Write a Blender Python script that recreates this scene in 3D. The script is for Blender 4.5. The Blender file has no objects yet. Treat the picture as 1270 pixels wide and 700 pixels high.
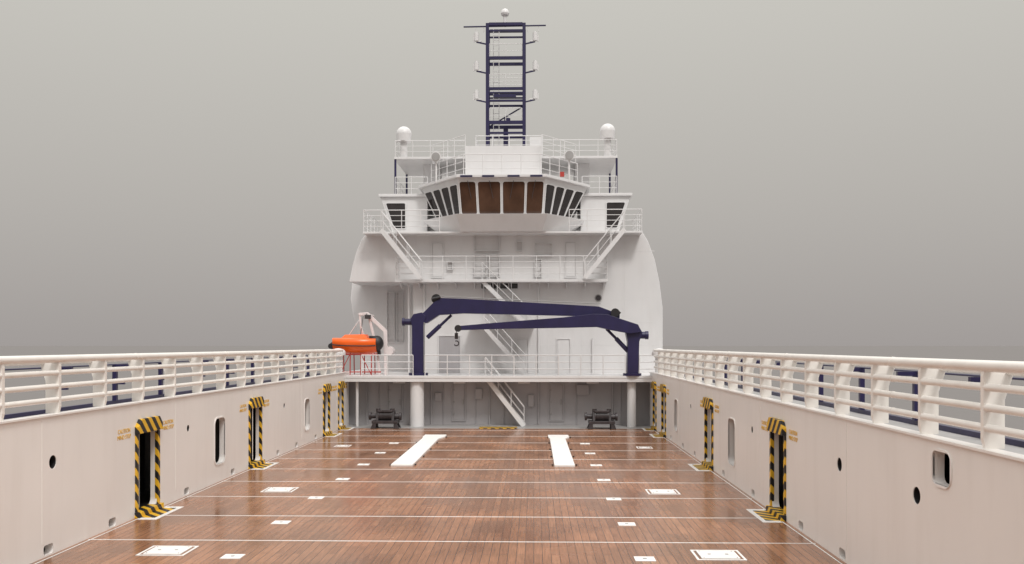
import bpy, bmesh, math, random
from mathutils import Vector, Matrix
random.seed(4)
scene = bpy.context.scene
scene.view_settings.view_transform = 'Standard'
scene.view_settings.look = 'None'
scene.view_settings.exposure = 0

# ---------------------------------------------------------------- survey
# ship frame: +Y forward (towards the bridge), +Z up, deck at z=0, eye 4 m above deck
F = 1100.0; EYE = 4.0; T = 27/1100.0
COS = 1/math.sqrt(1+T*T); SIN = T*COS
def at(a, b, D):
    u = (a-635)/F
    s = D/(COS+u*SIN)
    return Vector((s*(-SIN+u*COS), D, EYE+(428-b)/F*s))
def X(a, D): return at(a, 428, D).x
def Z(b, D): return EYE+(428-b)/F*D
CX, HW, WT = -1.74, 7.46, 0.16     # deck centreline, half width, wall thickness
WALLTOP, WALK = 2.64, 2.5
HULLW = 9.0
YB = -6.0

# ---------------------------------------------------------------- materials
def newmat(name):
    m = bpy.data.materials.new(name); m.use_nodes = True
    nt = m.node_tree; p = nt.nodes['Principled BSDF']
    return m, nt, p
def N(nt, t, **k):
    n = nt.nodes.new(t)
    for a, v in k.items(): setattr(n, a, v)
    return n
def paint(name, col, rough=0.4, var=0.06, scale=1.2, dirt=0.0, bump=0.0, metal=0.0, spec=0.5, plates=False):
    m, nt, p = newmat(name); L = nt.links.new
    tc = N(nt, 'ShaderNodeTexCoord')
    mp = N(nt, 'ShaderNodeMapping'); mp.inputs['Scale'].default_value = (1, 1, 0.6)
    L(tc.outputs['Object'], mp.inputs['Vector'])
    n1 = N(nt, 'ShaderNodeTexNoise'); n1.inputs['Scale'].default_value = scale; n1.inputs['Detail'].default_value = 6
    L(mp.outputs[0], n1.inputs['Vector'])
    cr = N(nt, 'ShaderNodeValToRGB')
    c = list(col)
    cr.color_ramp.elements[0].position = 0.3; cr.color_ramp.elements[1].position = 0.7
    cr.color_ramp.elements[0].color = [x*(1-var) for x in c]+[1]
    cr.color_ramp.elements[1].color = [min(1, x*(1+var*0.5)) for x in c]+[1]
    L(n1.outputs['Fac'], cr.inputs['Fac'])
    out = cr.outputs['Color']
    if dirt > 0:
        mp2 = N(nt, 'ShaderNodeMapping'); mp2.inputs['Scale'].default_value = (2.2, 2.2, 0.3)
        L(tc.outputs['Object'], mp2.inputs['Vector'])
        n2 = N(nt, 'ShaderNodeTexNoise'); n2.inputs['Scale'].default_value = 1.3; n2.inputs['Detail'].default_value = 5
        L(mp2.outputs[0], n2.inputs['Vector'])
        r2 = N(nt, 'ShaderNodeMapRange'); r2.inputs['From Min'].default_value = 0.5; r2.inputs['From Max'].default_value = 0.8
        r2.inputs['To Max'].default_value = dirt
        L(n2.outputs['Fac'], r2.inputs['Value'])
        mx = N(nt, 'ShaderNodeMixRGB'); mx.inputs['Color2'].default_value = (c[0]*0.6, c[1]*0.55, c[2]*0.5, 1)
        L(r2.outputs[0], mx.inputs['Fac']); L(out, mx.inputs['Color1']); out = mx.outputs[0]
    L(out, p.inputs['Base Color'])
    p.inputs['Roughness'].default_value = rough
    p.inputs['Metallic'].default_value = metal
    p.inputs['Specular IOR Level'].default_value = spec
    if bump > 0:
        b = N(nt, 'ShaderNodeBump'); b.inputs['Strength'].default_value = bump; b.inputs['Distance'].default_value = 0.02
        n3 = N(nt, 'ShaderNodeTexNoise'); n3.inputs['Scale'].default_value = 1.1; n3.inputs['Detail'].default_value = 2
        L(tc.outputs['Object'], n3.inputs['Vector']); L(n3.outputs['Fac'], b.inputs['Height'])
        L(b.outputs[0], p.inputs['Normal'])
    return m
WHITE = paint('white_ship_paint', (0.71, 0.70, 0.70), 0.36, 0.05, 0.7, 0.12, 0.25)
CREAM = paint('bulwark_paint', (0.83, 0.795, 0.765), 0.33, 0.04, 0.5, 0.13, 0.35)
RAILW = paint('rail_paint', (0.83, 0.795, 0.75), 0.35, 0.05, 2.5, 0.10)
GREYW = paint('shade_grey_bulkhead_paint', (0.40, 0.385, 0.395), 0.5, 0.06, 0.8, 0.15, 0.2)  # colour darkened to carry the shade under the boat deck
NAVY = paint('navy_paint', (0.016, 0.012, 0.062), 0.4, 0.2, 2.0)
BLACK = paint('black_rubber', (0.022, 0.02, 0.022), 0.5, 0.3, 3.0)
DARKM = paint('dark_machinery', (0.05, 0.042, 0.045), 0.45, 0.4, 6.0)
DGREY = paint('passage_dark_shade', (0.045, 0.042, 0.04), 0.6, 0.2, 2.0)  # near-black colour stands in for the unlit passage interior
STEEL = paint('deck_steel_grey', (0.34, 0.33, 0.325), 0.5, 0.12, 2.0, 0.1)
ORANGE = paint('orange_grp', (0.90, 0.13, 0.008), 0.3, 0.08, 2.0)
RED = paint('red_paint', (0.42, 0.045, 0.035), 0.4, 0.1, 2.0)
PINK = paint('davit_paint', (0.78, 0.70, 0.69), 0.4, 0.1, 3.0)
YELL = paint('yellow_marking', (0.80, 0.46, 0.03), 0.5, 0.15, 6.0)
MARK = paint('white_marking', (0.80, 0.79, 0.77), 0.45, 0.10, 5.0)
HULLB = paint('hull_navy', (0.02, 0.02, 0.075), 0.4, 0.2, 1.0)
GLASS = paint('tinted_window_glass', (0.075, 0.038, 0.024), 0.08, 0.45, 1.5)
DGLASS = paint('dark_window_glass', (0.03, 0.025, 0.025), 0.08, 0.3, 1.5)

def hazard():
    m, nt, p = newmat('hazard_stripes'); L = nt.links.new
    tc = N(nt, 'ShaderNodeTexCoord'); s = N(nt, 'ShaderNodeSeparateXYZ'); L(tc.outputs['Object'], s.inputs[0])
    a = N(nt, 'ShaderNodeMath', operation='ADD'); L(s.outputs[0], a.inputs[0]); L(s.outputs[1], a.inputs[1])
    b = N(nt, 'ShaderNodeMath', operation='ADD'); L(a.outputs[0], b.inputs[0]); L(s.outputs[2], b.inputs[1])
    c = N(nt, 'ShaderNodeMath', operation='MULTIPLY'); L(b.outputs[0], c.inputs[0]); c.inputs[1].default_value = 2.7
    f = N(nt, 'ShaderNodeMath', operation='FRACT'); L(c.outputs[0], f.inputs[0])
    g = N(nt, 'ShaderNodeMath', operation='GREATER_THAN'); L(f.outputs[0], g.inputs[0]); g.inputs[1].default_value = 0.52
    n = N(nt, 'ShaderNodeTexNoise'); n.inputs['Scale'].default_value = 7; n.inputs['Detail'].default_value = 5; L(tc.outputs['Object'], n.inputs[0])
    yr = N(nt, 'ShaderNodeMixRGB'); yr.inputs[1].default_value = (0.60, 0.33, 0.015, 1); yr.inputs[2].default_value = (0.85, 0.52, 0.03, 1); L(n.outputs['Fac'], yr.inputs[0])
    mx = N(nt, 'ShaderNodeMixRGB'); mx.inputs[1].default_value = (0.012, 0.012, 0.014, 1); L(yr.outputs[0], mx.inputs[2])
    L(g.outputs[0], mx.inputs[0]); L(mx.outputs[0], p.inputs['Base Color']); p.inputs['Roughness'].default_value = 0.45
    return m
HAZ = hazard()

def wood():
    m, nt, p = newmat('hardwood_deck_planks'); L = nt.links.new
    tc = N(nt, 'ShaderNodeTexCoord'); s = N(nt, 'ShaderNodeSeparateXYZ'); L(tc.outputs['Object'], s.inputs[0])
    cb = N(nt, 'ShaderNodeCombineXYZ'); L(s.outputs[1], cb.inputs[0]); L(s.outputs[0], cb.inputs[1])
    def brick(w, h, mort, off, c1, c2, cm):
        b = N(nt, 'ShaderNodeTexBrick'); b.offset = off; b.offset_frequency = 2
        b.inputs['Scale'].default_value = 1; b.inputs['Brick Width'].default_value = w; b.inputs['Row Height'].default_value = h
        b.inputs['Mortar Size'].default_value = mort; b.inputs['Mortar Smooth'].default_value = 0.3; b.inputs['Bias'].default_value = 0
        b.inputs['Color1'].default_value = c1; b.inputs['Color2'].default_value = c2; b.inputs['Mortar'].default_value = cm
        L(cb.outputs[0], b.inputs['Vector']); return b
    b1 = brick(2.6, 0.165, 0.006, 0.5, (0.335, 0.165, 0.092, 1), (0.262, 0.124, 0.068, 1), (0.06, 0.03, 0.018, 1))
    b2 = brick(1.3, 0.66, 0.0, 0.5, (1.08, 1.06, 1.04, 1), (0.90, 0.90, 0.90, 1), (1, 1, 1, 1))
    mul = N(nt, 'ShaderNodeMixRGB', blend_type='MULTIPLY'); mul.inputs[0].default_value = 1
    L(b1.outputs['Color'], mul.inputs[1]); L(b2.outputs['Color'], mul.inputs[2])
    mp = N(nt, 'ShaderNodeMapping'); mp.inputs['Scale'].default_value = (12, 0.7, 1); L(tc.outputs['Object'], mp.inputs[0])
    g = N(nt, 'ShaderNodeTexNoise'); g.inputs['Scale'].default_value = 2.2; g.inputs['Detail'].default_value = 8; g.inputs['Roughness'].default_value = 0.65
    L(mp.outputs[0], g.inputs['Vector'])
    gr = N(nt, 'ShaderNodeMapRange'); gr.inputs['From Min'].default_value = 0.25; gr.inputs['From Max'].default_value = 0.75
    gr.inputs['To Min'].default_value = 0.66; gr.inputs['To Max'].default_value = 1.34; L(g.outputs['Fac'], gr.inputs['Value'])
    m2 = N(nt, 'ShaderNodeMixRGB', blend_type='MULTIPLY'); m2.inputs[0].default_value = 1; L(mul.outputs[0], m2.inputs[1]); L(gr.outputs[0], m2.inputs[2])
    st = N(nt, 'ShaderNodeTexNoise'); st.inputs['Scale'].default_value = 0.45; st.inputs['Detail'].default_value = 5; L(tc.outputs['Object'], st.inputs['Vector'])
    sr = N(nt, 'ShaderNodeMapRange'); sr.inputs['From Min'].default_value = 0.35; sr.inputs['From Max'].default_value = 0.7
    sr.inputs['To Min'].default_value = 0.8; sr.inputs['To Max'].default_value = 1.15; L(st.outputs['Fac'], sr.inputs['Value'])
    m3 = N(nt, 'ShaderNodeMixRGB', blend_type='MULTIPLY'); m3.inputs[0].default_value = 1; L(m2.outputs[0], m3.inputs[1]); L(sr.outputs[0], m3.inputs[2])
    L(m3.outputs[0], p.inputs['Base Color'])
    rr = N(nt, 'ShaderNodeMapRange'); rr.inputs['From Min'].default_value = 0.3; rr.inputs['From Max'].default_value = 0.7; rr.inputs['To Min'].default_value = 0.14; rr.inputs['To Max'].default_value = 0.30; L(st.outputs['Fac'], rr.inputs['Value'])
    L(rr.outputs[0], p.inputs['Roughness'])
    bp = N(nt, 'ShaderNodeBump'); bp.inputs['Strength'].default_value = 0.25; bp.inputs['Distance'].default_value = 0.008
    iv = N(nt, 'ShaderNodeMath', operation='SUBTRACT'); iv.inputs[0].default_value = 1; L(b1.outputs['Fac'], iv.inputs[1])
    ad = N(nt, 'ShaderNodeMath', operation='MULTIPLY_ADD'); L(g.outputs['Fac'], ad.inputs[0]); ad.inputs[1].default_value = 0.25; L(iv.outputs[0], ad.inputs[2])
    L(ad.outputs[0], bp.inputs['Height']); L(bp.outputs[0], p.inputs['Normal'])
    return m
WOOD = wood()

def seamat():
    m, nt, p = newmat('calm_grey_sea'); L = nt.links.new
    tc = N(nt, 'ShaderNodeTexCoord')
    n = N(nt, 'ShaderNodeTexNoise'); n.inputs['Scale'].default_value = 0.25; n.inputs['Detail'].default_value = 6; L(tc.outputs['Object'], n.inputs['Vector'])
    b = N(nt, 'ShaderNodeBump'); b.inputs['Strength'].default_value = 0.15; b.inputs['Distance'].default_value = 0.3
    L(n.outputs['Fac'], b.inputs['Height']); L(b.outputs[0], p.inputs['Normal'])
    p.inputs['Base Color'].default_value = (0.175, 0.164, 0.158, 1); p.inputs['Roughness'].default_value = 0.7
    p.inputs['Specular IOR Level'].default_value = 0.1
    return m
SEA = seamat()

# ---------------------------------------------------------------- builder
class B:
    def __init__(s, name, mat, parent=None, bevel=0):
        s.name, s.v, s.f, s.fm, s.fs, s.mats, s.parent, s.bevel = name, [], [], [], [], [mat], parent, bevel
        s.cm = 0
    def use(s, m):
        if m not in s.mats: s.mats.append(m)
        s.cm = s.mats.index(m); return s
    def add(s, vs, fs, smooth=False):
        o = len(s.v); s.v += [tuple(v) for v in vs]
        for f in fs:
            s.f.append([i+o for i in f]); s.fm.append(s.cm); s.fs.append(smooth)
    def box(s, x0, x1, y0, y1, z0, z1):
        vs = [(x, y, z) for x in (x0, x1) for y in (y0, y1) for z in (z0, z1)]
        s.add(vs, [(0,1,3,2),(4,6,7,5),(0,4,5,1),(2,3,7,6),(0,2,6,4),(1,5,7,3)])
    def cbox(s, c, d):
        s.box(c[0]-d[0]/2, c[0]+d[0]/2, c[1]-d[1]/2, c[1]+d[1]/2, c[2]-d[2]/2, c[2]+d[2]/2)
    def loft(s, A, Bq, cap=True):
        n = len(A); vs = list(A)+list(Bq)
        fs = [(i, (i+1)%n, n+(i+1)%n, n+i) for i in range(n)]
        if cap: fs += [tuple(range(n))[::-1], tuple(range(n, 2*n))]
        s.add(vs, fs)
    def prism(s, pts, y0, y1):   # pts in XZ
        s.loft([(p[0], y0, p[1]) for p in pts], [(p[0], y1, p[1]) for p in pts])
    def prismx(s, pts, x0, x1):  # pts in YZ
        s.loft([(x0, p[0], p[1]) for p in pts], [(x1, p[0], p[1]) for p in pts])
    def cyl(s, p, q, r, n=10, r2=None):
        p, q = Vector(p), Vector(q); r2 = r if r2 is None else r2
        d = (q-p)
        if d.length < 1e-6: return
        d.normalize()
        a = d.orthogonal().normalized(); b = d.cross(a)
        ring = lambda c, rr: [c+a*math.cos(t)*rr+b*math.sin(t)*rr for t in [2*math.pi*i/n for i in range(n)]]
        vs = ring(p, r)+ring(q, r2)
        s.add(vs, [(i, (i+1)%n, n+(i+1)%n, n+i) for i in range(n)], True)
        s.add(vs[:n], [tuple(range(n))[::-1]]); s.add(vs[n:], [tuple(range(n))])
    def dome(s, c, r, n=20, h=1.0, full=False):
        c = Vector(c); rows = 8; vs = []
        lo = -math.pi/2 if full else 0
        for j in range(rows+1):
            ph = lo+(math.pi/2-lo)*j/rows
            for i in range(n):
                t = 2*math.pi*i/n
                vs.append(c+Vector((math.cos(t)*math.cos(ph)*r, math.sin(t)*math.cos(ph)*r, math.sin(ph)*r*h)))
        s.add(vs, [(j*n+i, j*n+(i+1)%n, (j+1)*n+(i+1)%n, (j+1)*n+i) for j in range(rows) for i in range(n)], True)
    def beam(s, p, q, w, h):
        p, q = Vector(p), Vector(q); d = (q-p).normalized()
        up = Vector((0, 0, 1)) if abs(d.z) < 0.9 else Vector((1, 0, 0))
        a = d.cross(up).normalized(); b = a.cross(d)
        r = lambda c: [c+a*w/2+b*h/2, c-a*w/2+b*h/2, c-a*w/2-b*h/2, c+a*w/2-b*h/2]
        s.loft(r(p), r(q))
    def done(s):
        me = bpy.data.meshes.new(s.name); me.from_pydata(s.v, [], s.f)
        for m in s.mats: me.materials.append(m)
        me.polygons.foreach_set('material_index', s.fm); me.polygons.foreach_set('use_smooth', s.fs)
        bm = bmesh.new(); bm.from_mesh(me)
        bmesh.ops.recalc_face_normals(bm, faces=bm.faces); bm.to_mesh(me); bm.free()
        o = bpy.data.objects.new(s.name, me); scene.collection.objects.link(o)
        if s.parent: o.parent = s.parent
        if s.bevel:
            md = o.modifiers.new('bevel', 'BEVEL'); md.width = s.bevel; md.segments = 2; md.limit_method = 'ANGLE'; md.angle_limit = math.radians(50)
        return o
def group(name):
    e = bpy.data.objects.new(name, None); scene.collection.objects.link(e); e.empty_display_size = 0.5; return e

def rrect(y0, y1, z0, z1, r, n=5):
    pts = []
    for cx, cz, a0 in ((y1-r, z1-r, 0), (y0+r, z1-r, 90), (y0+r, z0+r, 180), (y1-r, z0+r, 270)):
        for i in range(n+1):
            t = math.radians(a0+90*i/n); pts.append((cx+r*math.cos(t), cz+r*math.sin(t)))
    return pts
def ringx(b, outer, inner, x0, x1):
    n = len(outer)
    V = [(x0, *p) for p in outer]+[(x0, *p) for p in inner]+[(x1, *p) for p in outer]+[(x1, *p) for p in inner]
    fs = []
    for i in range(n):
        j = (i+1) % n
        fs += [(i, j, n+j, n+i), (2*n+i, 3*n+i, 3*n+j, 2*n+j), (i, 2*n+i, 2*n+j, j), (n+i, n+j, 3*n+j, 3*n+i)]
    b.add(V, fs)

def railing(b, pts, h=1.0, rails=3, step=1.2, r=0.021, midr=0.015):
    for k in range(len(pts)-1):
        p, q = Vector(pts[k]), Vector(pts[k+1]); L = (q-p).length; n = max(1, round(L/step))
        for i in range(n+1):
            if i == 0 and k > 0: continue
            c = p.lerp(q, i/n); b.cyl(c, c+Vector((0, 0, h)), r, 6)
        for j in range(rails):
            z = h*(j+1)/rails
            b.cyl(p+Vector((0, 0, z)), q+Vector((0, 0, z)), r if j == rails-1 else midr, 6)
def stair(b, p, q, w=0.7):
    p, q = Vector(p), Vector(q); dz = q.z-p.z; n = max(3, int(dz/0.21))
    for sy in (-w/2, w/2):
        o = Vector((0, sy, 0))
        b.beam(p+o, q+o, 0.03, 0.22)
        b.cyl(p+o+Vector((0, 0, 0.95)), q+o+Vector((0, 0, 0.95)), 0.025, 6)
        b.cyl(p+o+Vector((0, 0, 0.5)), q+o+Vector((0, 0, 0.5)), 0.016, 6)
        for i in range(4):
            c = p.lerp(q, i/3)+o; b.cyl(c, c+Vector((0, 0, 0.95)), 0.018, 6)
    for i in range(1, n):
        c = p.lerp(q, i/n); b.cbox((c.x, c.y, c.z), (0.22, w-0.05, 0.03))

# ---------------------------------------------------------------- sea
b = B('sea', SEA); b.add([(-6000, -6000, -5.5), (6000, -6000, -5.5), (6000, 9000, -5.5), (-6000, 9000, -5.5)], [(0, 1, 2, 3)]); b.done()

# ---------------------------------------------------------------- hull, side passages
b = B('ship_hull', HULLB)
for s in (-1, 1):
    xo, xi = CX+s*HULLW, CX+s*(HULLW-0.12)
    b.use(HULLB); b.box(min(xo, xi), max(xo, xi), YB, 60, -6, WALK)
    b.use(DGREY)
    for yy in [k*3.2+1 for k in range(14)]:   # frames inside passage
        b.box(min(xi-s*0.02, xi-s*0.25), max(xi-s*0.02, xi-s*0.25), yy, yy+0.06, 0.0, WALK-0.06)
    xq = CX+s*(HW+WT); b.box(min(xi, xq), max(xi, xq), YB, YB+0.08, 0.0, WALK-0.06)  # unseen end wall, added to keep daylight out of the passage
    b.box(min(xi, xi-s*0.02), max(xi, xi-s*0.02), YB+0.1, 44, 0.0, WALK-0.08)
b.use(STEEL); b.box(CX-HULLW+0.12, CX+HULLW-0.12, YB, 60, -0.3, -0.05)
b.use(STEEL); b.box(CX-HULLW+0.12, CX+HULLW-0.12, 42.35, 44.6, -0.05, -0.002)
b.use(HULLB); b.box(CX-HULLW, CX+HULLW, YB-0.2, YB, -6, 1.2)
b.done()

b = B('wooden_cargo_deck', WOOD)
b.box(CX-HW, CX+HW, YB, 42.35, -0.05, 0)
b.done()

b = B('deck_marking_lines', MARK)
for k in range(-4, 11):
    y = 18.0+k*2.6
    if y < 41.5: b.box(CX-HW+0.05, CX+HW-0.05, y-0.018, y+0.018, 0.0, 0.005)
for s in (-1, 1):
    x = CX+s*(HW-0.10); b.box(x-0.012, x+0.012, YB+1, 42.2, 0.0, 0.004)
b.done()

# deck plates / hatches
for (x, y, w, d) in [(-7.1, 17.05, 0.92, 0.8), (-7.0, 24.3, 0.86, 0.8), (-7.55, 34.9, 0.6, 0.6), (3.5, 24.2, 0.86, 0.8), (3.5, 16.95, 0.92, 0.8), (4.3, 34.6, 0.6, 0.6)]:
    b = B('deck_hatch', MARK, bevel=0.004)
    fr = 0.045
    for (a0, a1, c0, c1) in [(-w/2, w/2, -d/2, -d/2+fr), (-w/2, w/2, d/2-fr, d/2), (-w/2, -w/2+fr, -d/2+fr, d/2-fr), (w/2-fr, w/2, -d/2+fr, d/2-fr)]:
        b.box(x+a0, x+a1, y+c0, y+c1, 0, 0.012)
    b.box(x-w/2+0.1, x+w/2-0.1, y-d/2+0.1, y+d/2-0.1, 0, 0.02)
    b.use(STEEL)
    for sx in (-1, 1): b.box(x+sx*w*0.18-0.03, x+sx*w*0.18+0.03, y-0.02, y+0.02, 0.02, 0.03)
    for sx in (-1, 1):
        for sy in (-1, 1): b.cyl((x+sx*(w/2-0.15), y+sy*(d/2-0.15), 0.02), (x+sx*(w/2-0.15), y+sy*(d/2-0.15), 0.026), 0.015, 8)
    b.done()
for k in range(7):
    for x in (-5.68, 2.07):
        y = 16.6+3.22*k
        b = B('deck_lashing_plate', MARK, bevel=0.004); b.box(x-0.19, x+0.19, y-0.17, y+0.17, 0, 0.015)
        b.use(STEEL); b.cyl((x, y, 0.015), (x, y, 0.022), 0.04, 14); b.done()

# two long ramp plates
for (x0, x1) in ((-4.73, -3.97), (0.66, 1.37)):
    b = B('white_skid_plate', MARK, bevel=0.006)
    pl = lambda z: [(x0+0.02, 29.1, z), (x1-0.02, 29.1, z), (x1-0.04, 37.4, z), (x1+0.14, 38.0, z), (x1+0.14, 38.9, z), (x0-0.04, 38.9, z), (x0-0.04, 38.0, z), (x0+0.02, 37.4, z)]
    b.loft(pl(0), pl(0.06))
    b.use(BLACK)
    for i in range(5):
        for xx in (x0-0.04, x1+0.04 if i < 4 else x1+0.2): b.cyl((xx, 29.4+i*2.2, 0), (xx, 29.4+i*2.2, 0.05), 0.03, 8)
    b.done()
b = B('hazard_mat', HAZ); b.box(X(594, 42.6), X(641, 42.6), 42.4, 43.15, 0, 0.02); b.done()

# ---------------------------------------------------------------- side bulkhead walls with real openings
DOORS = [(20.25, 21.55), (28.4, 29.75), (38.5, 39.75), (41.5, 42.6)]
def textobj(body, size, loc, rot, mat, parent):
    c = bpy.data.curves.new('label', 'FONT'); c.body = body; c.size = size; c.extrude = 0.002; c.align_x = 'CENTER'; c.space_line = 1.0
    o = bpy.data.objects.new('caution_lettering', c); scene.collection.objects.link(o)
    o.location = loc; o.rotation_euler = rot; c.materials.append(mat); o.parent = parent
for s in (-1, 1):
    xin = CX+s*HW; xout = CX+s*(HW+WT); x0, x1 = min(xin, xout), max(xin, xout)
    wb = B('bulwark_wall', CREAM); wb.box(x0, x1, YB, 43.9, -0.04, WALLTOP); wall = wb.done()
    wall.data.materials.append(CREAM)
    cb = B('cut', CREAM); holes = []
    for (a, c) in DOORS: holes.append((rrect(a+0.11, c-0.11, 0.12, 2.02, 0.16), None))
    for (a, c, z0, z1) in [(25.35, 26.2, 0.53, 1.86), (35.4, 36.15, 0.55, 1.8)]: holes.append((rrect(a, c, z0, z1, 0.2), 'rim'))
    if s > 0: holes.append((rrect(12.3, 12.85, 2.03, 2.5, 0.1), 'rim'))
    circ = lambda y, z, r: [(y+r*math.cos(2*math.pi*i/20), z+r*math.sin(2*math.pi*i/20)) for i in range(20)]
    rounds = [(16.75, 1.76, 0.13), (23.4, 1.78, 0.09), (32.5, 1.76, 0.09), (9.5, 1.76, 0.12)]
    if s > 0: rounds.append((13.4, 1.75, 0.13))
    for (y, z, r) in rounds: holes.append((circ(y, z, r), None))
    for y in (10.5, 14.0, 16.6, 19.15, 23.3, 26.9, 31.7, 34.2, 37.2):
        holes.append((rrect(y-0.17, y+0.17, 0.03, 0.22, 0.07), None))
    for h, _ in holes: cb.prismx(h, x0-0.3, x1+0.3)
    cut = cb.done()
    md = wall.modifiers.new('openings', 'BOOLEAN'); md.object = cut; md.operation = 'DIFFERENCE'; md.solver = 'EXACT'
    dg = bpy.context.evaluated_depsgraph_get()
    nm = bpy.data.meshes.new_from_object(wall.evaluated_get(dg)); wall.modifiers.clear(); wall.data = nm
    bpy.data.objects.remove(cut)
    # added black capped tubes, standing in for darkness behind the round holes
    tb_ = B('hole_darkening_tubes', BLACK, wall)
    for (y, z, r) in rounds:
        ringx(tb_, circ(y, z, r), circ(y, z, r-0.006), xin+s*0.012, xout+s*0.2)
        tb_.cyl((xout+s*0.2, y, z), (xout+s*0.21, y, z), r, 20)
    tb_.done()
    fb = B('opening_rims', CREAM, wall)
    for h, t in holes:
        if t == 'rim':
            ys = [p[0] for p in h]; zs = [p[1] for p in h]
            o = rrect(min(ys)-0.035, max(ys)+0.035, min(zs)-0.035, max(zs)+0.035, 0.22)
            ringx(fb, o, h, xin-s*0.02, xin+s*0.02)
    for y in [4+6.2*k for k in range(7)]:
        fb.box(min(xin-s*0.006, xin), max(xin-s*0.006, xin), y-0.03, y+0.03, 0.25, WALLTOP-0.05)
    fb.box(min(xin-s*0.04, xout+s*0.03), max(xin-s*0.04, xout+s*0.03), YB, 43.9, WALLTOP, WALLTOP+0.035)
    fb.done()
    hb = B('hazard_door_frames', HAZ, wall, bevel=0.012)
    for (a, c) in DOORS:
        e0, e1 = sorted((xin-s*0.035, xin+s*0.05))
        hb.box(e0, e1, a, a+0.115, 0.14, 1.95); hb.box(e0, e1, c-0.115, c, 0.14, 1.95)
        e0, e1 = sorted((xin-s*0.10, xin+s*0.05))
        hb.prismx([(a-0.01, 1.94), (c+0.01, 1.94), (c+0.01, 2.10), (c-0.16, 2.27), (a+0.16, 2.27), (a-0.01, 2.10)], e0, e1)
        e0, e1 = sorted((xin-s*0.12, xin+s*0.17)); hb.box(e0, e1, a-0.02, c+0.02, 0.0, 0.13)
        e0, e1 = sorted((xin-s*0.45, xin-s*0.12)); hb.box(e0, e1, a+0.04, c-0.04, 0.0, 0.012)
    hb.done()
    gb = B('doorway_stanchions', STEEL, wall)
    for (a, c) in DOORS:
        gb.cyl((xout+s*0.1, a+0.75, 0), (xout+s*0.1, a+0.75, 2.4), 0.03, 8)
    gb.done()
    tb = B('door_threshold_marks', MARK, wall)
    for (a, c) in DOORS:
        e0, e1 = sorted((xin-s*0.56, xin-s*0.13)); tb.box(e0, e1, a-0.16, c+0.16, 0.0, 0.007)
    tb.done()
    for (a, c) in DOORS:
        rot = (math.radians(90), 0, math.radians(90 if s < 0 else -90))
        for yy in (a-0.55, c+0.55):
            textobj('CAUTION\nMIND STEP', 0.135, (xin-s*0.006, yy, 2.02), rot, YELL, wall)
    wk = B('side_walkway', STEEL)
    e0, e1 = sorted((xout, CX+s*HULLW)); wk.box(e0, e1, YB, 43.9, WALK-0.06, WALK)
    wk.use(DGREY); e0, e1 = sorted((xout, CX+s*(HULLW-0.12))); wk.box(e0, e1, YB, 43.9, -0.045, 0.0)
    wk.use(NAVY)
    ox = CX+s*(HULLW-0.12)
    e0, e1 = sorted((ox, ox+s*0.1)); wk.box(e0, e1, YB, 43.9, WALK, WALK+0.09)
    y = -5.3
    while y < 42:
        wk.box(ox-0.05, ox+0.05, y, y+0.1, WALK+0.09, 3.5)
        wk.box(min(ox, ox-s*0.35), max(ox, ox-s*0.35), y+0.01, y+0.09, 3.42, 3.5)
        wk.box(min(ox, ox-s*0.25), max(ox, ox-s*0.25), y+0.02, y+0.08, 3.0, 3.06)
        y += 2.75
    wk.cyl((ox, YB, 3.5), (ox, 42, 3.5), 0.018, 8)
    wk.done()
    rb = B('cargo_guard_rail', RAILW)
    xr = CX+s*(HW+0.06)
    for z, r in ((3.73, 0.075), (3.46, 0.052), (3.2, 0.052), (2.94, 0.052)):
        rb.cyl((xr, YB, z), (xr, 42.6, z), r, 14)
        for yj in range(-4, 42, 6): rb.cyl((xr, yj+0.4, z), (xr, yj+0.43, z), r+0.006, 14)   # weld collars
    rb.cyl((xr+s*0.28, YB, 3.66), (xr+s*0.28, 42.6, 3.66), 0.05, 10)
    y = -5.2
    while y < 42.7:
        pr = [(0.0, WALLTOP+0.035), (0.24, WALLTOP+0.035), (0.24, 3.3), (0.34, 3.6), (0.32, 3.74), (0.0, 3.76), (-0.03, 3.6), (-0.03, 2.8)]
        rb.prism([(xr+s*(p-0.02), z) for p, z in pr], y, y+0.075)
        y += 1.85
    rb.done()
    vb = B('mushroom_vent', WHITE)
    vx = CX+s*(HW+0.35); vb.cyl((vx, 43.1, WALK), (vx, 43.1, 3.55), 0.2, 18); vb.cyl((vx, 43.1, 3.5), (vx, 43.1, 3.62), 0.36, 22); vb.dome((vx, 43.1, 3.62), 0.36, 22, 0.6); vb.done()

# ---------------------------------------------------------------- superstructure
SS = group('ship_superstructure')
DB = 43.0
ZB = 2.5
Dm = 47.0
b = B('main_block', WHITE, SS, bevel=0.03)
prof = [(455, 288), (448, 298), (442, 312), (437, 330), (433, 350), (512, 350), (512, 467), (819, 467), (822, 430), (822, 382), (818, 350), (812, 322), (804, 300), (797, 288)]
b.prism([(at(x, z, Dm).x, at(x, z, Dm).z) for x, z in prof], Dm, 62)
b.done()
b = B('recess_bulkhead', WHITE, SS)
prof = [(437, 340), (434, 370), (437, 392), (446, 422), (446, 480), (530, 480), (530, 340)]
b.prism([(at(x, z, 50).x, at(x, z, 50).z) for x, z in prof], 50.2, 61)
b.done()
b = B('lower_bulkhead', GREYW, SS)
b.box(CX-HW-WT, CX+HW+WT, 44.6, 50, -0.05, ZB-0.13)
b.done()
b = B('boat_deck', WHITE, SS, bevel=0.01)
b.box(CX-HULLW+0.05, CX+HULLW-0.05, DB, 60, ZB-0.12, ZB)
b.box(CX-HW-WT, CX+HW+WT, DB+0.02, DB+0.1, ZB-0.3, ZB-0.12)
for k in range(9):
    xx = CX-6.8+k*1.7; b.box(xx-0.03, xx+0.03, DB+0.1, 44.6, ZB-0.3, ZB-0.12)
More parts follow.
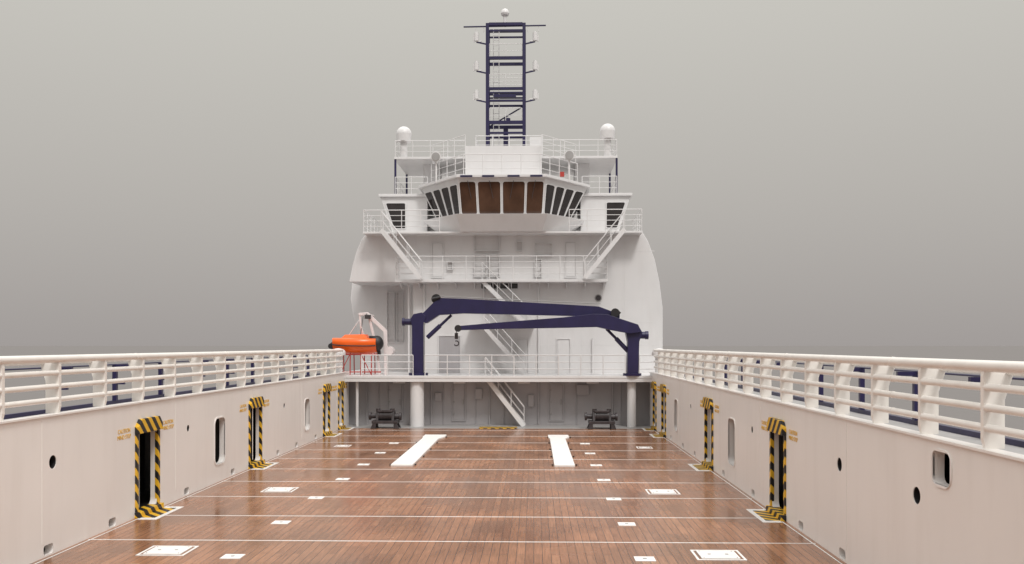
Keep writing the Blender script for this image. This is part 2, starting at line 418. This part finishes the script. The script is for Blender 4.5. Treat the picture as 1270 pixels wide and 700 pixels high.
b.done()
b = B('support_pillars', WHITE, SS)
b.cyl((X(517, 43.4), 43.5, -0.05), (X(517, 43.4), 43.5, ZB-0.12), 0.34, 28)
b.cyl((X(783.5, 43.4), 43.5, -0.05), (X(783.5, 43.4), 43.5, ZB-0.12), 0.22, 28)
for xx in (X(446, 44), X(808, 44)): b.cyl((xx, 43.4, -0.05), (xx, 43.4, ZB-0.12), 0.07, 12)
b.done()
def frame_panel(b, x0, x1, z0, z1, y, t=0.05, depth=0.05):
    b.box(x0, x1, y-depth, y, z0, z0+t); b.box(x0, x1, y-depth, y, z1-t, z1)
    b.box(x0, x0+t, y-depth, y, z0+t, z1-t); b.box(x1-t, x1, y-depth, y, z0+t, z1-t)
b = B('bulkhead_doors', GREYW, SS, bevel=0.008)
for (a, c) in ((480, 500), (680, 700), (560, 578)):
    x0, x1 = X(a, 44.6), X(c, 44.6); frame_panel(b, x0, x1, 0.15, 2.1, 44.6, 0.06)
    b.box(x0+0.09, x1-0.09, 44.57, 44.6, 0.22, 2.03)
    b.use(STEEL); b.box(x1-0.2, x1-0.14, 44.5, 44.57, 1.0, 1.25)
    for zz in (0.5, 1.1, 1.7): b.box(x0+0.05, x0+0.16, 44.53, 44.57, zz, zz+0.06)
    b.use(GREYW)
for (a, c, z0, z1) in ((590, 598, 1.3, 1.8), (655, 662, 0.9, 1.5), (715, 730, 1.5, 2.0), (540, 548, 1.2, 1.6)):
    b.box(X(a, 44.6), X(c, 44.6), 44.4, 44.6, z0, z1)
for a in (455, 535, 607, 668, 760):
    b.cyl((X(a, 44.5), 44.5, 0), (X(a, 44.5), 44.5, 2.3), 0.035, 8)
for a in (470, 550, 590, 625, 715, 770):
    x = X(a, 44.6); b.box(x-0.015, x+0.015, 44.55, 44.6, 0, 2.3)
b.use(WHITE)
for a in (495, 570, 650, 735): b.cbox((X(a, 44.3), 44.3, ZB-0.38), (0.6, 0.15, 0.1))
b.done()
b = B('upper_wall_details', WHITE, SS, bevel=0.006)
for (a, c, d, e) in ((543, 572, 416, 465), (690, 708, 420, 465), (640, 656, 420, 465), (535, 551, 300, 345), (700, 715, 300, 345)):
    x0, x1 = X(a, Dm), X(c, Dm); z0, z1 = Z(e, Dm), Z(d, Dm)
    frame_panel(b, x0, x1, z0, z1, Dm, 0.05, depth=0.06); b.use(GREYW if a == 543 else WHITE); b.box(x0+0.08, x1-0.08, Dm-0.03, Dm, z0+0.08, z1-0.08); b.use(WHITE)
for a, d, e in ((507, 352, 465), (526, 352, 400), (600, 352, 372), (668, 352, 465), (735, 420, 465)):
    b.cyl((X(a, Dm-0.1), Dm-0.1, Z(e, Dm)), (X(a, Dm-0.1), Dm-0.1, Z(d, Dm)), 0.05, 8)
# weld seams of the front plating
for d in (312, 372, 400, 428):
    b.box(X(520 if d > 350 else 445, Dm), X(812, Dm), Dm-0.006, Dm, Z(d, Dm)-0.012, Z(d, Dm)+0.012)
for a in (560, 615, 680, 722, 775):
    b.box(X(a, Dm)-0.012, X(a, Dm)+0.012, Dm-0.009, Dm, Z(465, Dm), Z(290, Dm))
for (a, c, d, e) in ((588, 620, 288, 312), (588, 604, 316, 344), (607, 620, 316, 344), (663, 685, 302, 318), (663, 672, 322, 344), (555, 562, 325, 335), (640, 648, 300, 312)):
    x0, x1 = X(a, Dm), X(c, Dm); z0, z1 = Z(e, Dm), Z(d, Dm)
    frame_panel(b, x0, x1, z0, z1, Dm, 0.03, depth=0.18)
    n = int((z1-z0)/0.2)
    for i in range(1, n): b.box(x0+0.03, x1-0.03, Dm-0.16, Dm-0.13, z0+i*(z1-z0)/n, z0+i*(z1-z0)/n+0.02)
for (a, c, d, e) in ((480, 490, 362, 425), (492, 500, 362, 425)):
    x0, x1 = X(a, 50.2), X(c, 50.2); z0, z1 = Z(e, 50.2), Z(d, 50.2)
    frame_panel(b, x0, x1, z0, z1, 50.2, 0.03, depth=0.15)
    for i in range(1, 12): b.box(x0+0.03, x1-0.03, 50.06, 50.1, z0+i*(z1-z0)/12, z0+i*(z1-z0)/12+0.03)
b.use(STEEL)
px, pz = X(742, Dm), Z(370, Dm); b.cyl((px, Dm, pz), (px, Dm-0.05, pz), 0.19, 24)
b.use(DARKM); b.cyl((px, Dm-0.05, pz), (px, Dm-0.07, pz), 0.14, 24)
b.use(DGLASS); b.box(X(597, Dm), X(642, Dm), Dm-0.04, Dm, Z(358, Dm), Z(349, Dm)-0.12)
b.use(WHITE)
for xx in (X(608, Dm), X(619.5, Dm), X(631, Dm)): b.box(xx-0.04, xx+0.04, Dm-0.06, Dm, Z(358, Dm), Z(349, Dm)-0.12)
b.done()

# balcony level
D1 = 45.9; zB = Z(346.5, D1)
b = B('aft_balcony', WHITE, SS, bevel=0.008)
b.box(X(490, D1), X(754, D1), D1, Dm, zB-0.14, zB)
for k in range(12):
    xx = X(495, D1)+k*(X(750, D1)-X(495, D1))/11; b.prismx([(D1+0.05, zB-0.14), (Dm, zB-0.14), (Dm, zB-0.45)], xx-0.02, xx+0.02)
railing(b, [(X(490, D1)+0.04, Dm, zB), (X(490, D1)+0.04, D1+0.04, zB), (X(754, D1)-0.04, D1+0.04, zB), (X(754, D1)-0.04, Dm, zB)], 1.2, 4, 1.2, 0.025, 0.018)
b.done()
zW = Z(287, D1)
b = B('bridge_wing_deck', WHITE, SS, bevel=0.008)
b.box(X(450, D1), X(797, D1), D1, 50, zW-0.1, zW)
railing(b, [(X(450, D1)+0.04, 50, zW), (X(450, D1)+0.04, D1+0.04, zW), (X(545, D1), D1+0.04, zW)], 1.12, 4, 1.0, 0.025, 0.018)
railing(b, [(X(706, D1), D1+0.04, zW), (X(797, D1)-0.04, D1+0.04, zW), (X(797, D1)-0.04, 50, zW)], 1.12, 4, 1.0, 0.025, 0.018)
b.done()
b = B('stairways', WHITE, SS)
zL = Z(405, 46.3)
stair(b, (X(522, 45.5), 45.5, zB), (X(474, 45.5), 45.5, zW))
stair(b, (X(725, 45.5), 45.5, zB), (X(774, 45.5), 45.5, zW))
stair(b, (X(655, 46.4), 46.4, zL), (X(598, 46.4), 46.4, zB-0.05))
stair(b, (X(652, 46.0), 46.0, ZB), (X(600, 46.0), 46.0, zL))
stair(b, (X(650, 43.9), 43.9, 0), (X(602, 43.9), 43.9, ZB-0.05))
b.box(X(582, 46.2), X(662, 46.2), 45.7, Dm, zL-0.08, zL)
b.done()

# wheelhouse
b = B('wheelhouse', WHITE, SS, bevel=0.012)
top = [at(523, 237, 48.6), at(568, 221, 45.6), at(676, 221, 45.6), at(728, 237, 48.6)]
bot = [at(543, 273, 47.9), at(572, 268, 46.0), at(673, 268, 46.0), at(706, 273, 47.9)]
ztop = top[1].z; zbt = bot[1].z
for v in top: v.z = ztop
for v in bot: v.z = zbt
bk = lambda ring, y: ring+[Vector((ring[-1].x, y, ring[-1].z)), Vector((ring[0].x, y, ring[0].z))]
b.loft(bk(bot, 55), bk(top, 55))
sk_t = [at(525, 270, 47.4), at(566, 270, 45.1), at(679, 270, 45.1), at(725, 270, 47.4)]
sk_b = [at(546, 288, 47.3), at(572, 288, 45.7), at(673, 288, 45.7), at(702, 288, 47.3)]
for v in sk_t: v.z = zbt-0.02
for v in sk_b: v.z = zW-0.02
b.loft(bk(sk_b, 50), bk(sk_t, 50))
e0 = [at(519, 238, 48.5), at(566, 219, 45.35), at(678, 219, 45.35), at(732, 238, 48.5)]
for v in e0: v.z = ztop
e1 = [v+Vector((0, 0, 0.14)) for v in e0]
b.loft(bk(e0, 55), bk(e1, 55))
b.done()
wg = B('wheelhouse_windows', GLASS, SS)
def facet_win(b, q, u0, u1, v0, v1, mat, rr=0.12, off=0.02):
    bl, br, tr, tl = [Vector(x) for x in q]
    nrm = (br-bl).cross(tl-bl).normalized()
    if nrm.y > 0: nrm = -nrm
    W = (br-bl).length; H = (tl-bl).length
    P = lambda u, v: (bl.lerp(br, u)).lerp(tl.lerp(tr, u), v)
    def ring(m, o):
        pts = []
        mu, mv = m/W, m/H
        for cu, cv, a0 in ((u1+mu, v1+mv, 0), (u0-mu, v1+mv, 90), (u0-mu, v0-mv, 180), (u1+mu, v0-mv, 270)):
            su = -1 if cu > (u0+u1)/2 else 1; sv = -1 if cv > (v0+v1)/2 else 1
            for i in range(5):
                t = math.radians(a0+90*i/4)
                pts.append(P(cu+su*rr/W+rr/W*math.cos(t), cv+sv*rr/H+rr/H*math.sin(t))+nrm*o)
        return pts
    g0, g1 = ring(0, -0.01), ring(0, off); b.use(mat); b.loft(g0, g1)
    n = len(g0); b.use(WHITE)
    o0, o1, i1 = ring(0.04, 0), ring(0.04, off+0.03), ring(0.0, off+0.03)
    V = o0+o1+i1+g1
    b.add(V, [f for i in range(n) for j in [(i+1) % n] for f in ((i, j, n+j, n+i), (n+i, n+j, 2*n+j, 2*n+i), (2*n+i, 2*n+j, 3*n+j, 3*n+i))])
fr = (bot[1], bot[2], top[2], top[1])
for (u0, u1) in ((0.012, 0.198), (0.225, 0.485), (0.515, 0.77), (0.797, 0.988)): facet_win(wg, fr, u0, u1, 0.04, 0.90, GLASS)
lf = (bot[0], bot[1], top[1], top[0]); rf = (bot[2], bot[3], top[3], top[2])
for k in range(4):
    facet_win(wg, lf, 0.03+k*0.245, 0.235+k*0.245, 0.06, 0.84, DGLASS, 0.1)
    facet_win(wg, rf, 0.03+k*0.245, 0.235+k*0.245, 0.06, 0.84, DGLASS, 0.1)
wg.use(NAVY)
for u in (0.1, 0.35, 0.64, 0.9):
    c = top[1].lerp(top[2], u); wg.cbox((c.x, c.y-0.28, ztop+0.04), (0.62, 0.06, 0.09))
wg.use(DARKM)       # wipers
for u0, u1 in ((0.11, 0.14), (0.36, 0.40), (0.64, 0.60), (0.89, 0.86)):
    P0 = lambda u, v: (bot[1].lerp(bot[2], u)).lerp(top[1].lerp(top[2], u), v)+Vector((0, -0.1, 0))
    wg.beam(P0(u0, 0.92), P0(u1, 0.45), 0.02, 0.025)
wg.done()
# wing cabs
b = B('bridge_wing_cabs', WHITE, SS, bevel=0.015)
Dc = 49.0; zc = Z(244, Dc)
L0 = [(X(472, Dc), zc), (X(530, Dc), zc), (X(530, Dc), zW), (X(489, Dc), zW)]
R0 = [(X(720, Dc), zc), (X(782, Dc), zc), (X(765, Dc), zW), (X(720, Dc), zW)]
b.prism(L0, Dc, 53); b.prism(R0, Dc, 53)
b.box(X(470, Dc), X(532, Dc), Dc-0.15, 53, zc, zc+0.15)
b.box(X(718, Dc), X(784, Dc), Dc-0.15, 53, zc, zc+0.15)
q = lambda pts: [Vector((X(p, Dc), Dc, Z(z, Dc))) for p, z in pts]
facet_win(b, q([(489, 284), (503, 284), (503, 251), (478, 251)]), 0.02, 0.98, 0.03, 0.97, DGLASS, 0.06)
facet_win(b, q([(752, 284), (765, 284), (776, 251), (752, 251)]), 0.02, 0.98, 0.03, 0.97, DGLASS, 0.06)
b.done()
# upper decks
b = B('monkey_island', WHITE, SS, bevel=0.01)
z3 = Z(194, 49); D3 = 49.0
b.box(X(577, 47), X(672, 47), 47, 53, ztop+0.1, Z(181, 47))
b.box(X(489, D3), X(766, D3), D3, 54, z3-0.12, z3)
for a in (530, 724): b.box(X(a, D3)-0.4, X(a, D3)+0.4, 50.5, 53, zc, z3-0.12)
zq = zc+0.16
railing(b, [(X(490, D3), 53.5, z3), (X(490, D3), D3+0.05, z3), (X(577, D3), D3+0.05, z3)], 0.9, 3, 1.0, 0.025, 0.018)
railing(b, [(X(672, D3), D3+0.05, z3), (X(765, D3), D3+0.05, z3), (X(765, D3), 53.5, z3)], 0.9, 3, 1.0, 0.025, 0.018)
railing(b, [(X(490, D3), 52.8, zq), (X(490, D3), D3+0.05, zq), (X(530, D3), D3+0.05, zq)], 0.95, 3, 0.9, 0.025, 0.018)
railing(b, [(X(722, D3), D3+0.05, zq), (X(765, D3), D3+0.05, zq), (X(765, D3), 52.8, zq)], 0.95, 3, 0.9, 0.025, 0.018)
zr = ztop+0.14
railing(b, [(X(535, 48.2), 48.2, zr), (X(575, 45.7), 45.7, zr), (X(670, 45.7), 45.7, zr), (X(716, 48.2), 48.2, zr)], 1.1, 3, 0.9, 0.024, 0.017)
railing(b, [(X(537, 47.5), 47.5, z3-0.7), (X(577, 46.5), 46.5, z3-0.4)], 1.0, 3, 0.6)
railing(b, [(X(672, 46.5), 46.5, z3-0.4), (X(714, 47.5), 47.5, z3-0.7)], 1.0, 3, 0.6)
zt = Z(181, 47)
railing(b, [(X(590, 49), 52.8, zt), (X(590, 49), 49, zt), (X(673, 49), 49, zt)], 1.0, 4, 0.9, 0.024, 0.017)
b.box(X(657, 49.5), X(673, 49.5), 49.5, 50.2, zt, zt+1.05)
b.use(NAVY)
for a in (490, 765):
    for y in (D3+0.1, 53.5): b.cyl((X(a, D3), y, zc+0.15), (X(a, D3), y, z3-0.12), 0.06, 10)
b.use(RED); b.cbox((X(697, 47), 46.8, zr+0.25), (0.22, 0.15, 0.25))
b.done()

for (a, zz, r) in ((501, 166, 0.43), (753.5, 164, 0.43)):
    b = B('satellite_dome', WHITE); c = (X(a, 49.4), 49.4, Z(zz, 49.4))
    b.cyl((c[0], c[1], z3), (c[0], c[1], c[2]-0.2), 0.2, 14); b.cyl((c[0], c[1], c[2]-0.42), c, r*0.92, 24, r); b.dome(c, r, 26, 1.0); b.done()
for (a, zz, sd) in ((541, 195, -1), (706, 194, 1)):
    b = B('searchlight', WHITE); c = Vector((X(a, 46.9), 46.9, Z(zz, 46.9)))
    b.cyl((c.x, c.y, ztop), c, 0.05, 10); b.cyl(c+Vector((0, -0.2, 0)), c+Vector((0, 0.25, 0)), 0.27, 20, 0.17)
    b.use(STEEL); b.cyl(c+Vector((0, -0.24, 0)), c+Vector((0, -0.2, 0)), 0.22, 20); b.use(WHITE)
    b.beam(c+Vector((-0.33, 0, 0)), c+Vector((0.33, 0, 0)), 0.06, 0.06); b.done()

# ---------------------------------------------------------------- mast
b = B('radar_mast', NAVY, bevel=0)
Dk = 50.0; xl, xr_ = X(604.5, Dk), X(650, Dk); zb_, zt_ = Z(182, Dk)-0.3, Z(29, Dk)
for x in (xl, xr_):
    for y in (Dk, Dk+1.1): b.box(x-0.09, x+0.09, y-0.09, y+0.09, zb_, zt_)
def lev(p, h=0.14):
    z = Z(p, Dk)
    b.box(xl+0.09, xr_-0.09, Dk-0.07, Dk+0.07, z-h/2, z+h/2); b.box(xl+0.09, xr_-0.09, Dk+1.03, Dk+1.17, z-h/2, z+h/2)
    for x in (xl, xr_): b.box(x-0.05, x+0.05, Dk+0.1, Dk+1.0, z-h/2, z+h/2)
for p, h in ((30, 0.16), (38, 0.07), (72, 0.16), (110, 0.14), (115, 0.07), (125, 0.10), (152, 0.18), (165, 0.10)): lev(p, h)
b.beam((xl, Dk+1.1, Z(152, Dk)), (xr_, Dk+1.1, Z(125, Dk)), 0.07, 0.07)
b.cyl((X(575, Dk), Dk, Z(33, Dk)), (X(677, Dk), Dk, Z(32, Dk)), 0.045, 8)
for p in (52, 88, 124):
    for sx, x in ((-1, xl), (1, xr_)): b.beam((x, Dk, Z(p+3, Dk)), (x+sx*0.62, Dk, Z(p, Dk)), 0.07, 0.07)
b.cyl((X(627, Dk), Dk+0.4, Z(182, Dk)-0.2), (X(627, Dk), Dk+0.4, Z(158, Dk)), 0.14, 12)
b.box(X(612, Dk), X(640, Dk), Dk-0.1, Dk+0.2, Z(121, Dk), Z(117.5, Dk))
b.cyl((X(629, Dk), Dk+0.2, Z(152, Dk)), (X(629, Dk), Dk+0.2, Z(146, Dk)), 0.18, 12)
b.use(WHITE)
for p in (52, 88, 124):
    for sx, x in ((-1, xl), (1, xr_)):
        c = (x+sx*0.62, Dk, Z(p-6, Dk)); b.cyl((c[0], c[1], c[2]-0.22), (c[0], c[1], c[2]+0.22), 0.14, 12); b.cyl((c[0], c[1], c[2]+0.22), (c[0], c[1], c[2]+0.3), 0.08, 10)
        b.cyl((c[0]+sx*0.16, c[1], c[2]-0.28), (c[0]+sx*0.16, c[1], c[2]+0.1), 0.04, 8)
        b.box(min(c[0], c[0]-sx*0.3), max(c[0], c[0]-sx*0.3), Dk-0.04, Dk+0.04, c[2]-0.27, c[2]-0.2)
c = Vector((X(626, Dk), Dk+0.5, Z(13, Dk))); b.cyl((c.x, c.y, zt_), c, 0.1, 12); b.cyl(c-Vector((0, 0, 0.1)), c, 0.2, 18, 0.24); b.dome(c, 0.24, 20, 1.2)
for x in (xl+0.3, xl+0.62): b.cyl((x, Dk+0.9, zb_), (x, Dk+0.9, zt_), 0.022, 6)
for i in range(24): b.cyl((xl+0.3, Dk+0.9, zb_+0.3*i), (xl+0.62, Dk+0.9, zb_+0.3*i), 0.015, 6)
for p in (110, 152, 72): railing(b, [(xl+0.12, Dk-0.02, Z(p, Dk)), (xr_-0.12, Dk-0.02, Z(p, Dk))], 0.8, 4 if p == 110 else 2, 1.1, 0.02, 0.014)
for a in (590, 600, 615, 640, 655, 668): b.cyl((X(a, Dk), Dk, Z(32, Dk)), (X(a, Dk), Dk, Z(25 if 600 < a < 655 else 40, Dk)), 0.02, 6)
b.done()

# ---------------------------------------------------------------- cranes
def P(pts, D): return [(at(x, z, D).x, at(x, z, D).z) for x, z in pts]
Dc = 43.7
b = B('deck_crane', NAVY, bevel=0.025)
b.prism(P([(512, 405), (512, 466), (526, 466), (526, 404), (529, 393), (524, 388), (514, 390), (510, 396)], Dc), Dc-0.32, Dc+0.32)
b.cyl((X(519, Dc), Dc, ZB), (X(519, Dc), Dc, ZB+0.12), 0.48, 24)
b.prism(P([(522, 392), (538, 376), (548, 370), (575, 371), (700, 378), (742, 380.5), (768, 390), (768, 395), (742, 393), (575, 389), (545, 391), (530, 401), (522, 401)], Dc), Dc-0.26, Dc+0.26)
b.cyl(at(530, 419, Dc), at(546, 404, Dc), 0.11, 12); b.cyl(at(544, 406, Dc), at(560, 391, Dc), 0.07, 12)
b.use(BLACK); b.cyl(at(541, 371, Dc-0.2), at(541, 371, Dc+0.2), 0.24, 20); b.cyl(at(536, 371, Dc-0.3), at(546, 369, Dc-0.3), 0.07, 10)
b.use(NAVY); b.cyl(at(499, 399.5, Dc), at(514, 399.5, Dc), 0.16, 16); b.cyl(at(499, 399.5, Dc), at(502, 399.5, Dc), 0.2, 16)
b.use(STEEL); b.cyl(at(548, 368, Dc), at(745, 377, Dc), 0.022, 6)
b.cyl(at(526, 400, Dc-0.34), at(526, 462, Dc-0.34), 0.02, 6)
b.done()
Dc2 = 43.3
b = B('deck_crane', NAVY, bevel=0.025)
b.prism(P([(777, 466), (778, 424), (775, 410), (782, 404), (792, 406), (796, 413), (792, 424), (791, 466)], Dc2), Dc2-0.3, Dc2+0.3)
b.cyl((X(784, Dc2), Dc2, ZB), (X(784, Dc2), Dc2, ZB+0.12), 0.45, 24)
b.prism(P([(567, 405), (612, 401), (700, 394), (735, 390), (752, 390.5), (790, 403), (794, 412), (780, 414), (758, 410), (740, 406), (700, 407), (612, 408.5), (567, 410)], Dc2), Dc2-0.5, Dc2+0.05)
b.cyl(at(752, 408, Dc2), at(766, 422, Dc2), 0.07, 12); b.cyl(at(764, 420, Dc2), at(779, 436, Dc2), 0.11, 12)
b.cyl(at(791, 416, Dc2), at(803, 416, Dc2), 0.17, 16); b.cyl(at(800, 416, Dc2), at(804, 416, Dc2), 0.2, 16)
b.use(BLACK); b.cyl(at(763, 388, Dc2-0.2), at(763, 388, Dc2+0.2), 0.21, 20); b.beam(at(757, 396, Dc2), at(768, 386, Dc2), 0.2, 0.25)
b.cyl(at(568, 407.5, Dc2-0.52), at(568, 407.5, Dc2+0.07), 0.17, 16)
b.use(DARKM)
b.cyl(at(566, 409, Dc2-0.2), at(566, 421, Dc2-0.2), 0.02, 6); b.cbox(at(566, 417, Dc2-0.2), (0.16, 0.1, 0.3))
for i in range(7):
    t0, t1 = math.radians(-60+i*38-90), math.radians(-60+(i+1)*38-90); c = at(566, 426, Dc2-0.2)
    b.cyl(c+Vector((0.12*math.cos(t0), 0, 0.12*math.sin(t0))), c+Vector((0.12*math.cos(t1), 0, 0.12*math.sin(t1))), 0.032, 8)
b.done()

b = B('deck_railing', WHITE)
railing(b, [(X(448, DB), DB+0.06, ZB), (X(512, DB), DB+0.06, ZB)], 1.0, 3, 1.1, 0.026, 0.02)
railing(b, [(X(527, DB), DB+0.06, ZB), (X(776, DB), DB+0.06, ZB)], 1.0, 3, 1.1, 0.026, 0.02)
railing(b, [(X(793, DB), DB+0.06, ZB), (X(822, DB), DB+0.06, ZB)], 1.0, 3, 0.8, 0.026, 0.02)
b.done()

# ---------------------------------------------------------------- rescue boat + davit
Db = 44.6
b = B('rescue_boat', ORANGE)
zc = Z(429, Db); x0, x1 = X(415, Db), X(468, Db); Lb = x1-x0
secs = []
for i in range(13):
    t = i/12; w = 0.85*(math.sin(math.pi*(0.16+0.68*t)))**0.6; k = zc-0.42+0.14*(abs(t-0.55)*2)**3; g = zc+0.32+0.04*(1-t)
    c = []
    for (a, h) in ((0, 0), (0.55, 0.06), (0.9, 0.35), (1.0, 0.7), (0.98, 0.95), (0.82, 1.05), (-0.82, 1.05), (-0.98, 0.95), (-1.0, 0.7), (-0.9, 0.35), (-0.55, 0.06)):
        c.append(Vector((x0+Lb*t, Db+w*a, k+(g-k)*h)))
    secs.append(c)
n = len(secs[0]); V = [v for c in secs for v in c]
b.add(V, [(i*n+j, i*n+(j+1) % n, (i+1)*n+(j+1) % n, (i+1)*n+j) for i in range(12) for j in range(n)], True)
b.add(secs[0], [tuple(range(n))]); b.add(secs[-1], [tuple(range(n))])
b.loft([(x0+0.35, Db-0.5, zc+0.3), (x0+1.8, Db-0.55, zc+0.3), (x0+1.8, Db+0.55, zc+0.3), (x0+0.35, Db+0.5, zc+0.3)],
       [(x0+0.6, Db-0.35, zc+0.55), (x0+1.6, Db-0.4, zc+0.57), (x0+1.6, Db+0.4, zc+0.57), (x0+0.6, Db+0.35, zc+0.55)])
b.use(BLACK)
for row in (3, 8):
    for i in range(12):
        sy = 1 if row == 3 else -1
        b.cyl(secs[i][row]+Vector((0, sy*0.03, -0.12)), secs[i+1][row]+Vector((0, sy*0.03, -0.12)), 0.03, 8)
b.dome((x0+0.0, Db, zc), 0.26, 14, 0.9, True); b.cyl((x0-0.14, Db-0.25, zc-0.02), (x0-0.14, Db+0.25, zc-0.02), 0.14, 12)
b.dome((x1-0.02, Db-0.1, zc+0.12), 0.36, 14, 1.1, True); b.cbox((x1-0.15, Db, zc+0.36), (0.45, 0.5, 0.26)); b.cyl((x1+0.05, Db, zc+0.1), (x1+0.1, Db, zc-0.5), 0.09, 10)
b.use(WHITE)
b.cyl((x0+0.7, Db, zc+0.5), (x0+1.25, Db, zc+1.3), 0.02, 6); b.cyl((x0+1.5, Db, zc+0.5), (x0+1.25, Db, zc+1.3), 0.02, 6)
b.done()
b = B('boat_davit', PINK, bevel=0.01)
for dy in (-0.1, 1.1):
    y = Db+0.3+dy
    b.beam((X(479, y), y, ZB), (X(478, y), y, Z(410, y)), 0.16, 0.18); b.beam((X(478, y), y, Z(411, y)), (X(455, y), y, Z(389, y)), 0.14, 0.18)
    b.beam((X(456, y), y, Z(389, y)), (X(445, y), y, Z(390, y)), 0.14, 0.14); b.beam((X(446, y), y, Z(389, y)), (X(449, y), y, Z(417, y)), 0.09, 0.09)
    b.beam((X(457, y), y, Z(390, y)), (X(468, y), y, Z(435, y)), 0.12, 0.12); b.beam((X(468, y), y, Z(435, y)), (X(471, y), y, ZB), 0.12, 0.12)
b.cyl((X(456, Db), Db+0.1, Z(391, Db)), (X(456, Db), Db+1.5, Z(391, Db)), 0.07, 10)
b.cyl((X(482, Db), Db+0.1, ZB+1.2), (X(482, Db), Db+0.7, ZB+1.2), 0.22, 16)
b.use(DARKM); b.cbox((X(456, Db), Db+0.1, Z(393, Db)), (0.3, 0.3, 0.2)); b.cyl((X(450, Db), Db+0.1, Z(392, Db)), (X(447, Db), Db, zc+0.5), 0.02, 6)
b.use(RED)
for a in (424, 437, 450, 463):
    xx = X(a, Db); b.beam((xx, Db-0.55, ZB), (xx, Db-0.5, zc-0.36), 0.05, 0.05); b.beam((xx, Db+0.5, ZB), (xx, Db+0.4, zc-0.36), 0.05, 0.05)
b.beam((X(420, Db), Db-0.52, zc-0.43), (X(470, Db), Db-0.52, zc-0.43), 0.08, 0.08)
b.beam((X(420, Db), Db-0.55, ZB+0.15), (X(475, Db), Db-0.55, ZB+0.15), 0.06, 0.06)
b.beam((X(424, Db), Db-0.55, ZB), (X(437, Db), Db-0.52, zc-0.4), 0.04, 0.04); b.beam((X(463, Db), Db-0.55, ZB), (X(450, Db), Db-0.52, zc-0.4), 0.04, 0.04)
b.done()

# ---------------------------------------------------------------- tugger winches
for cx_ in (478.5, 746):
    b = B('tugger_winch', DARKM, bevel=0.012); D = 42.5; x = X(cx_, D)
    for sx in (-0.55, 0.55):
        for yy in (D-0.3, D+0.3): b.loft([(x+sx-0.13, yy-0.08, 0), (x+sx+0.13, yy-0.08, 0), (x+sx+0.13, yy+0.08, 0), (x+sx-0.13, yy+0.08, 0)], [(x+sx*0.9-0.06, yy-0.06, 0.3), (x+sx*0.9+0.06, yy-0.06, 0.3), (x+sx*0.9+0.06, yy+0.06, 0.3), (x+sx*0.9-0.06, yy+0.06, 0.3)])
    b.box(x-0.62, x+0.62, D-0.38, D+0.38, 0.24, 0.38)
    for sx in (-0.38, 0.38):
        b.prismx([(D-0.32, 0.38), (D+0.32, 0.38), (D+0.2, 0.86), (D-0.2, 0.86)], x+sx-0.06, x+sx+0.06)
        b.cyl((x+sx*0.9, D, 0.6), (x+sx*0.75, D, 0.6), 0.29, 22)
    b.cyl((x-0.38, D, 0.6), (x+0.38, D, 0.6), 0.24, 22)
    for k in range(9): b.cyl((x-0.24+k*0.06, D, 0.6), (x-0.2+k*0.06, D, 0.6), 0.265, 20)
    b.cyl((x-0.76, D, 0.58), (x-0.4, D, 0.58), 0.12, 14); b.cyl((x-0.80, D, 0.58), (x-0.70, D, 0.58), 0.19, 14)
    b.cyl((x+0.4, D, 0.56), (x+0.72, D, 0.56), 0.14, 14); b.cyl((x+0.66, D, 0.56), (x+0.76, D, 0.56), 0.2, 14)
    for sx in (-0.34, 0.34): b.cyl((x+sx, D-0.15, 0.84), (x+sx, D-0.15, 0.95), 0.11, 12)
    b.box(x-0.36, x+0.36, D-0.28, D-0.12, 0.78, 0.88)
    b.done()

# ---------------------------------------------------------------- world, sun, camera
w = bpy.data.worlds.new("World"); scene.world = w; w.use_nodes = True
nt = w.node_tree; L = nt.links.new; bg = nt.nodes['Background']
SUN_EL, SUN_AZ = math.radians(50), math.radians(158)
tc = N(nt, 'ShaderNodeTexCoord'); sp = N(nt, 'ShaderNodeSeparateXYZ'); L(tc.outputs['Generated'], sp.inputs[0])
cr = N(nt, 'ShaderNodeValToRGB'); e = cr.color_ramp.elements
e[0].position = 0.0; e[0].color = (0.375, 0.348, 0.335, 1)
e[1].position = 0.16; e[1].color = (0.475, 0.452, 0.422, 1)
for pos, c in ((0.36, (0.59, 0.575, 0.53, 1)), (0.6, (1.30, 1.27, 1.23, 1)), (1.0, (2.1, 2.06, 2.0, 1))):
    k = e.new(pos); k.color = c
L(sp.outputs[2], cr.inputs[0])
sk = N(nt, 'ShaderNodeTexSky'); sk.sky_type = 'NISHITA'; sk.sun_disc = False; sk.sun_elevation = SUN_EL; sk.sun_rotation = SUN_AZ; sk.dust_density = 5
hs = N(nt, 'ShaderNodeHueSaturation'); hs.inputs['Saturation'].default_value = 0.15; hs.inputs['Value'].default_value = 0.1; L(sk.outputs[0], hs.inputs['Color'])
mx = N(nt, 'ShaderNodeMixRGB'); mx.inputs[0].default_value = 0.04
L(cr.outputs[0], mx.inputs[1]); L(hs.outputs[0], mx.inputs[2]); L(mx.outputs[0], bg.inputs['Color']); bg.inputs['Strength'].default_value = 1.0

sl = bpy.data.lights.new('sun', 'SUN'); sl.energy = 1.45; sl.angle = math.radians(12); sl.color = (1, 0.975, 0.94)
so = bpy.data.objects.new('sun', sl); scene.collection.objects.link(so)
sd = Vector((math.sin(SUN_AZ)*math.cos(SUN_EL), math.cos(SUN_AZ)*math.cos(SUN_EL), math.sin(SUN_EL)))
so.rotation_euler = (-sd).to_track_quat('-Z', 'Y').to_euler(); so.location = (0, -20, 30)

cam = bpy.data.cameras.new('camera'); co = bpy.data.objects.new('camera', cam); scene.collection.objects.link(co)
cam.sensor_width = 36; cam.lens = 36*F/1270; cam.shift_y = 78/1270; cam.clip_end = 20000
co.location = (0, 0, EYE); co.rotation_euler = (math.radians(90), 0, math.atan(T))
scene.camera = co
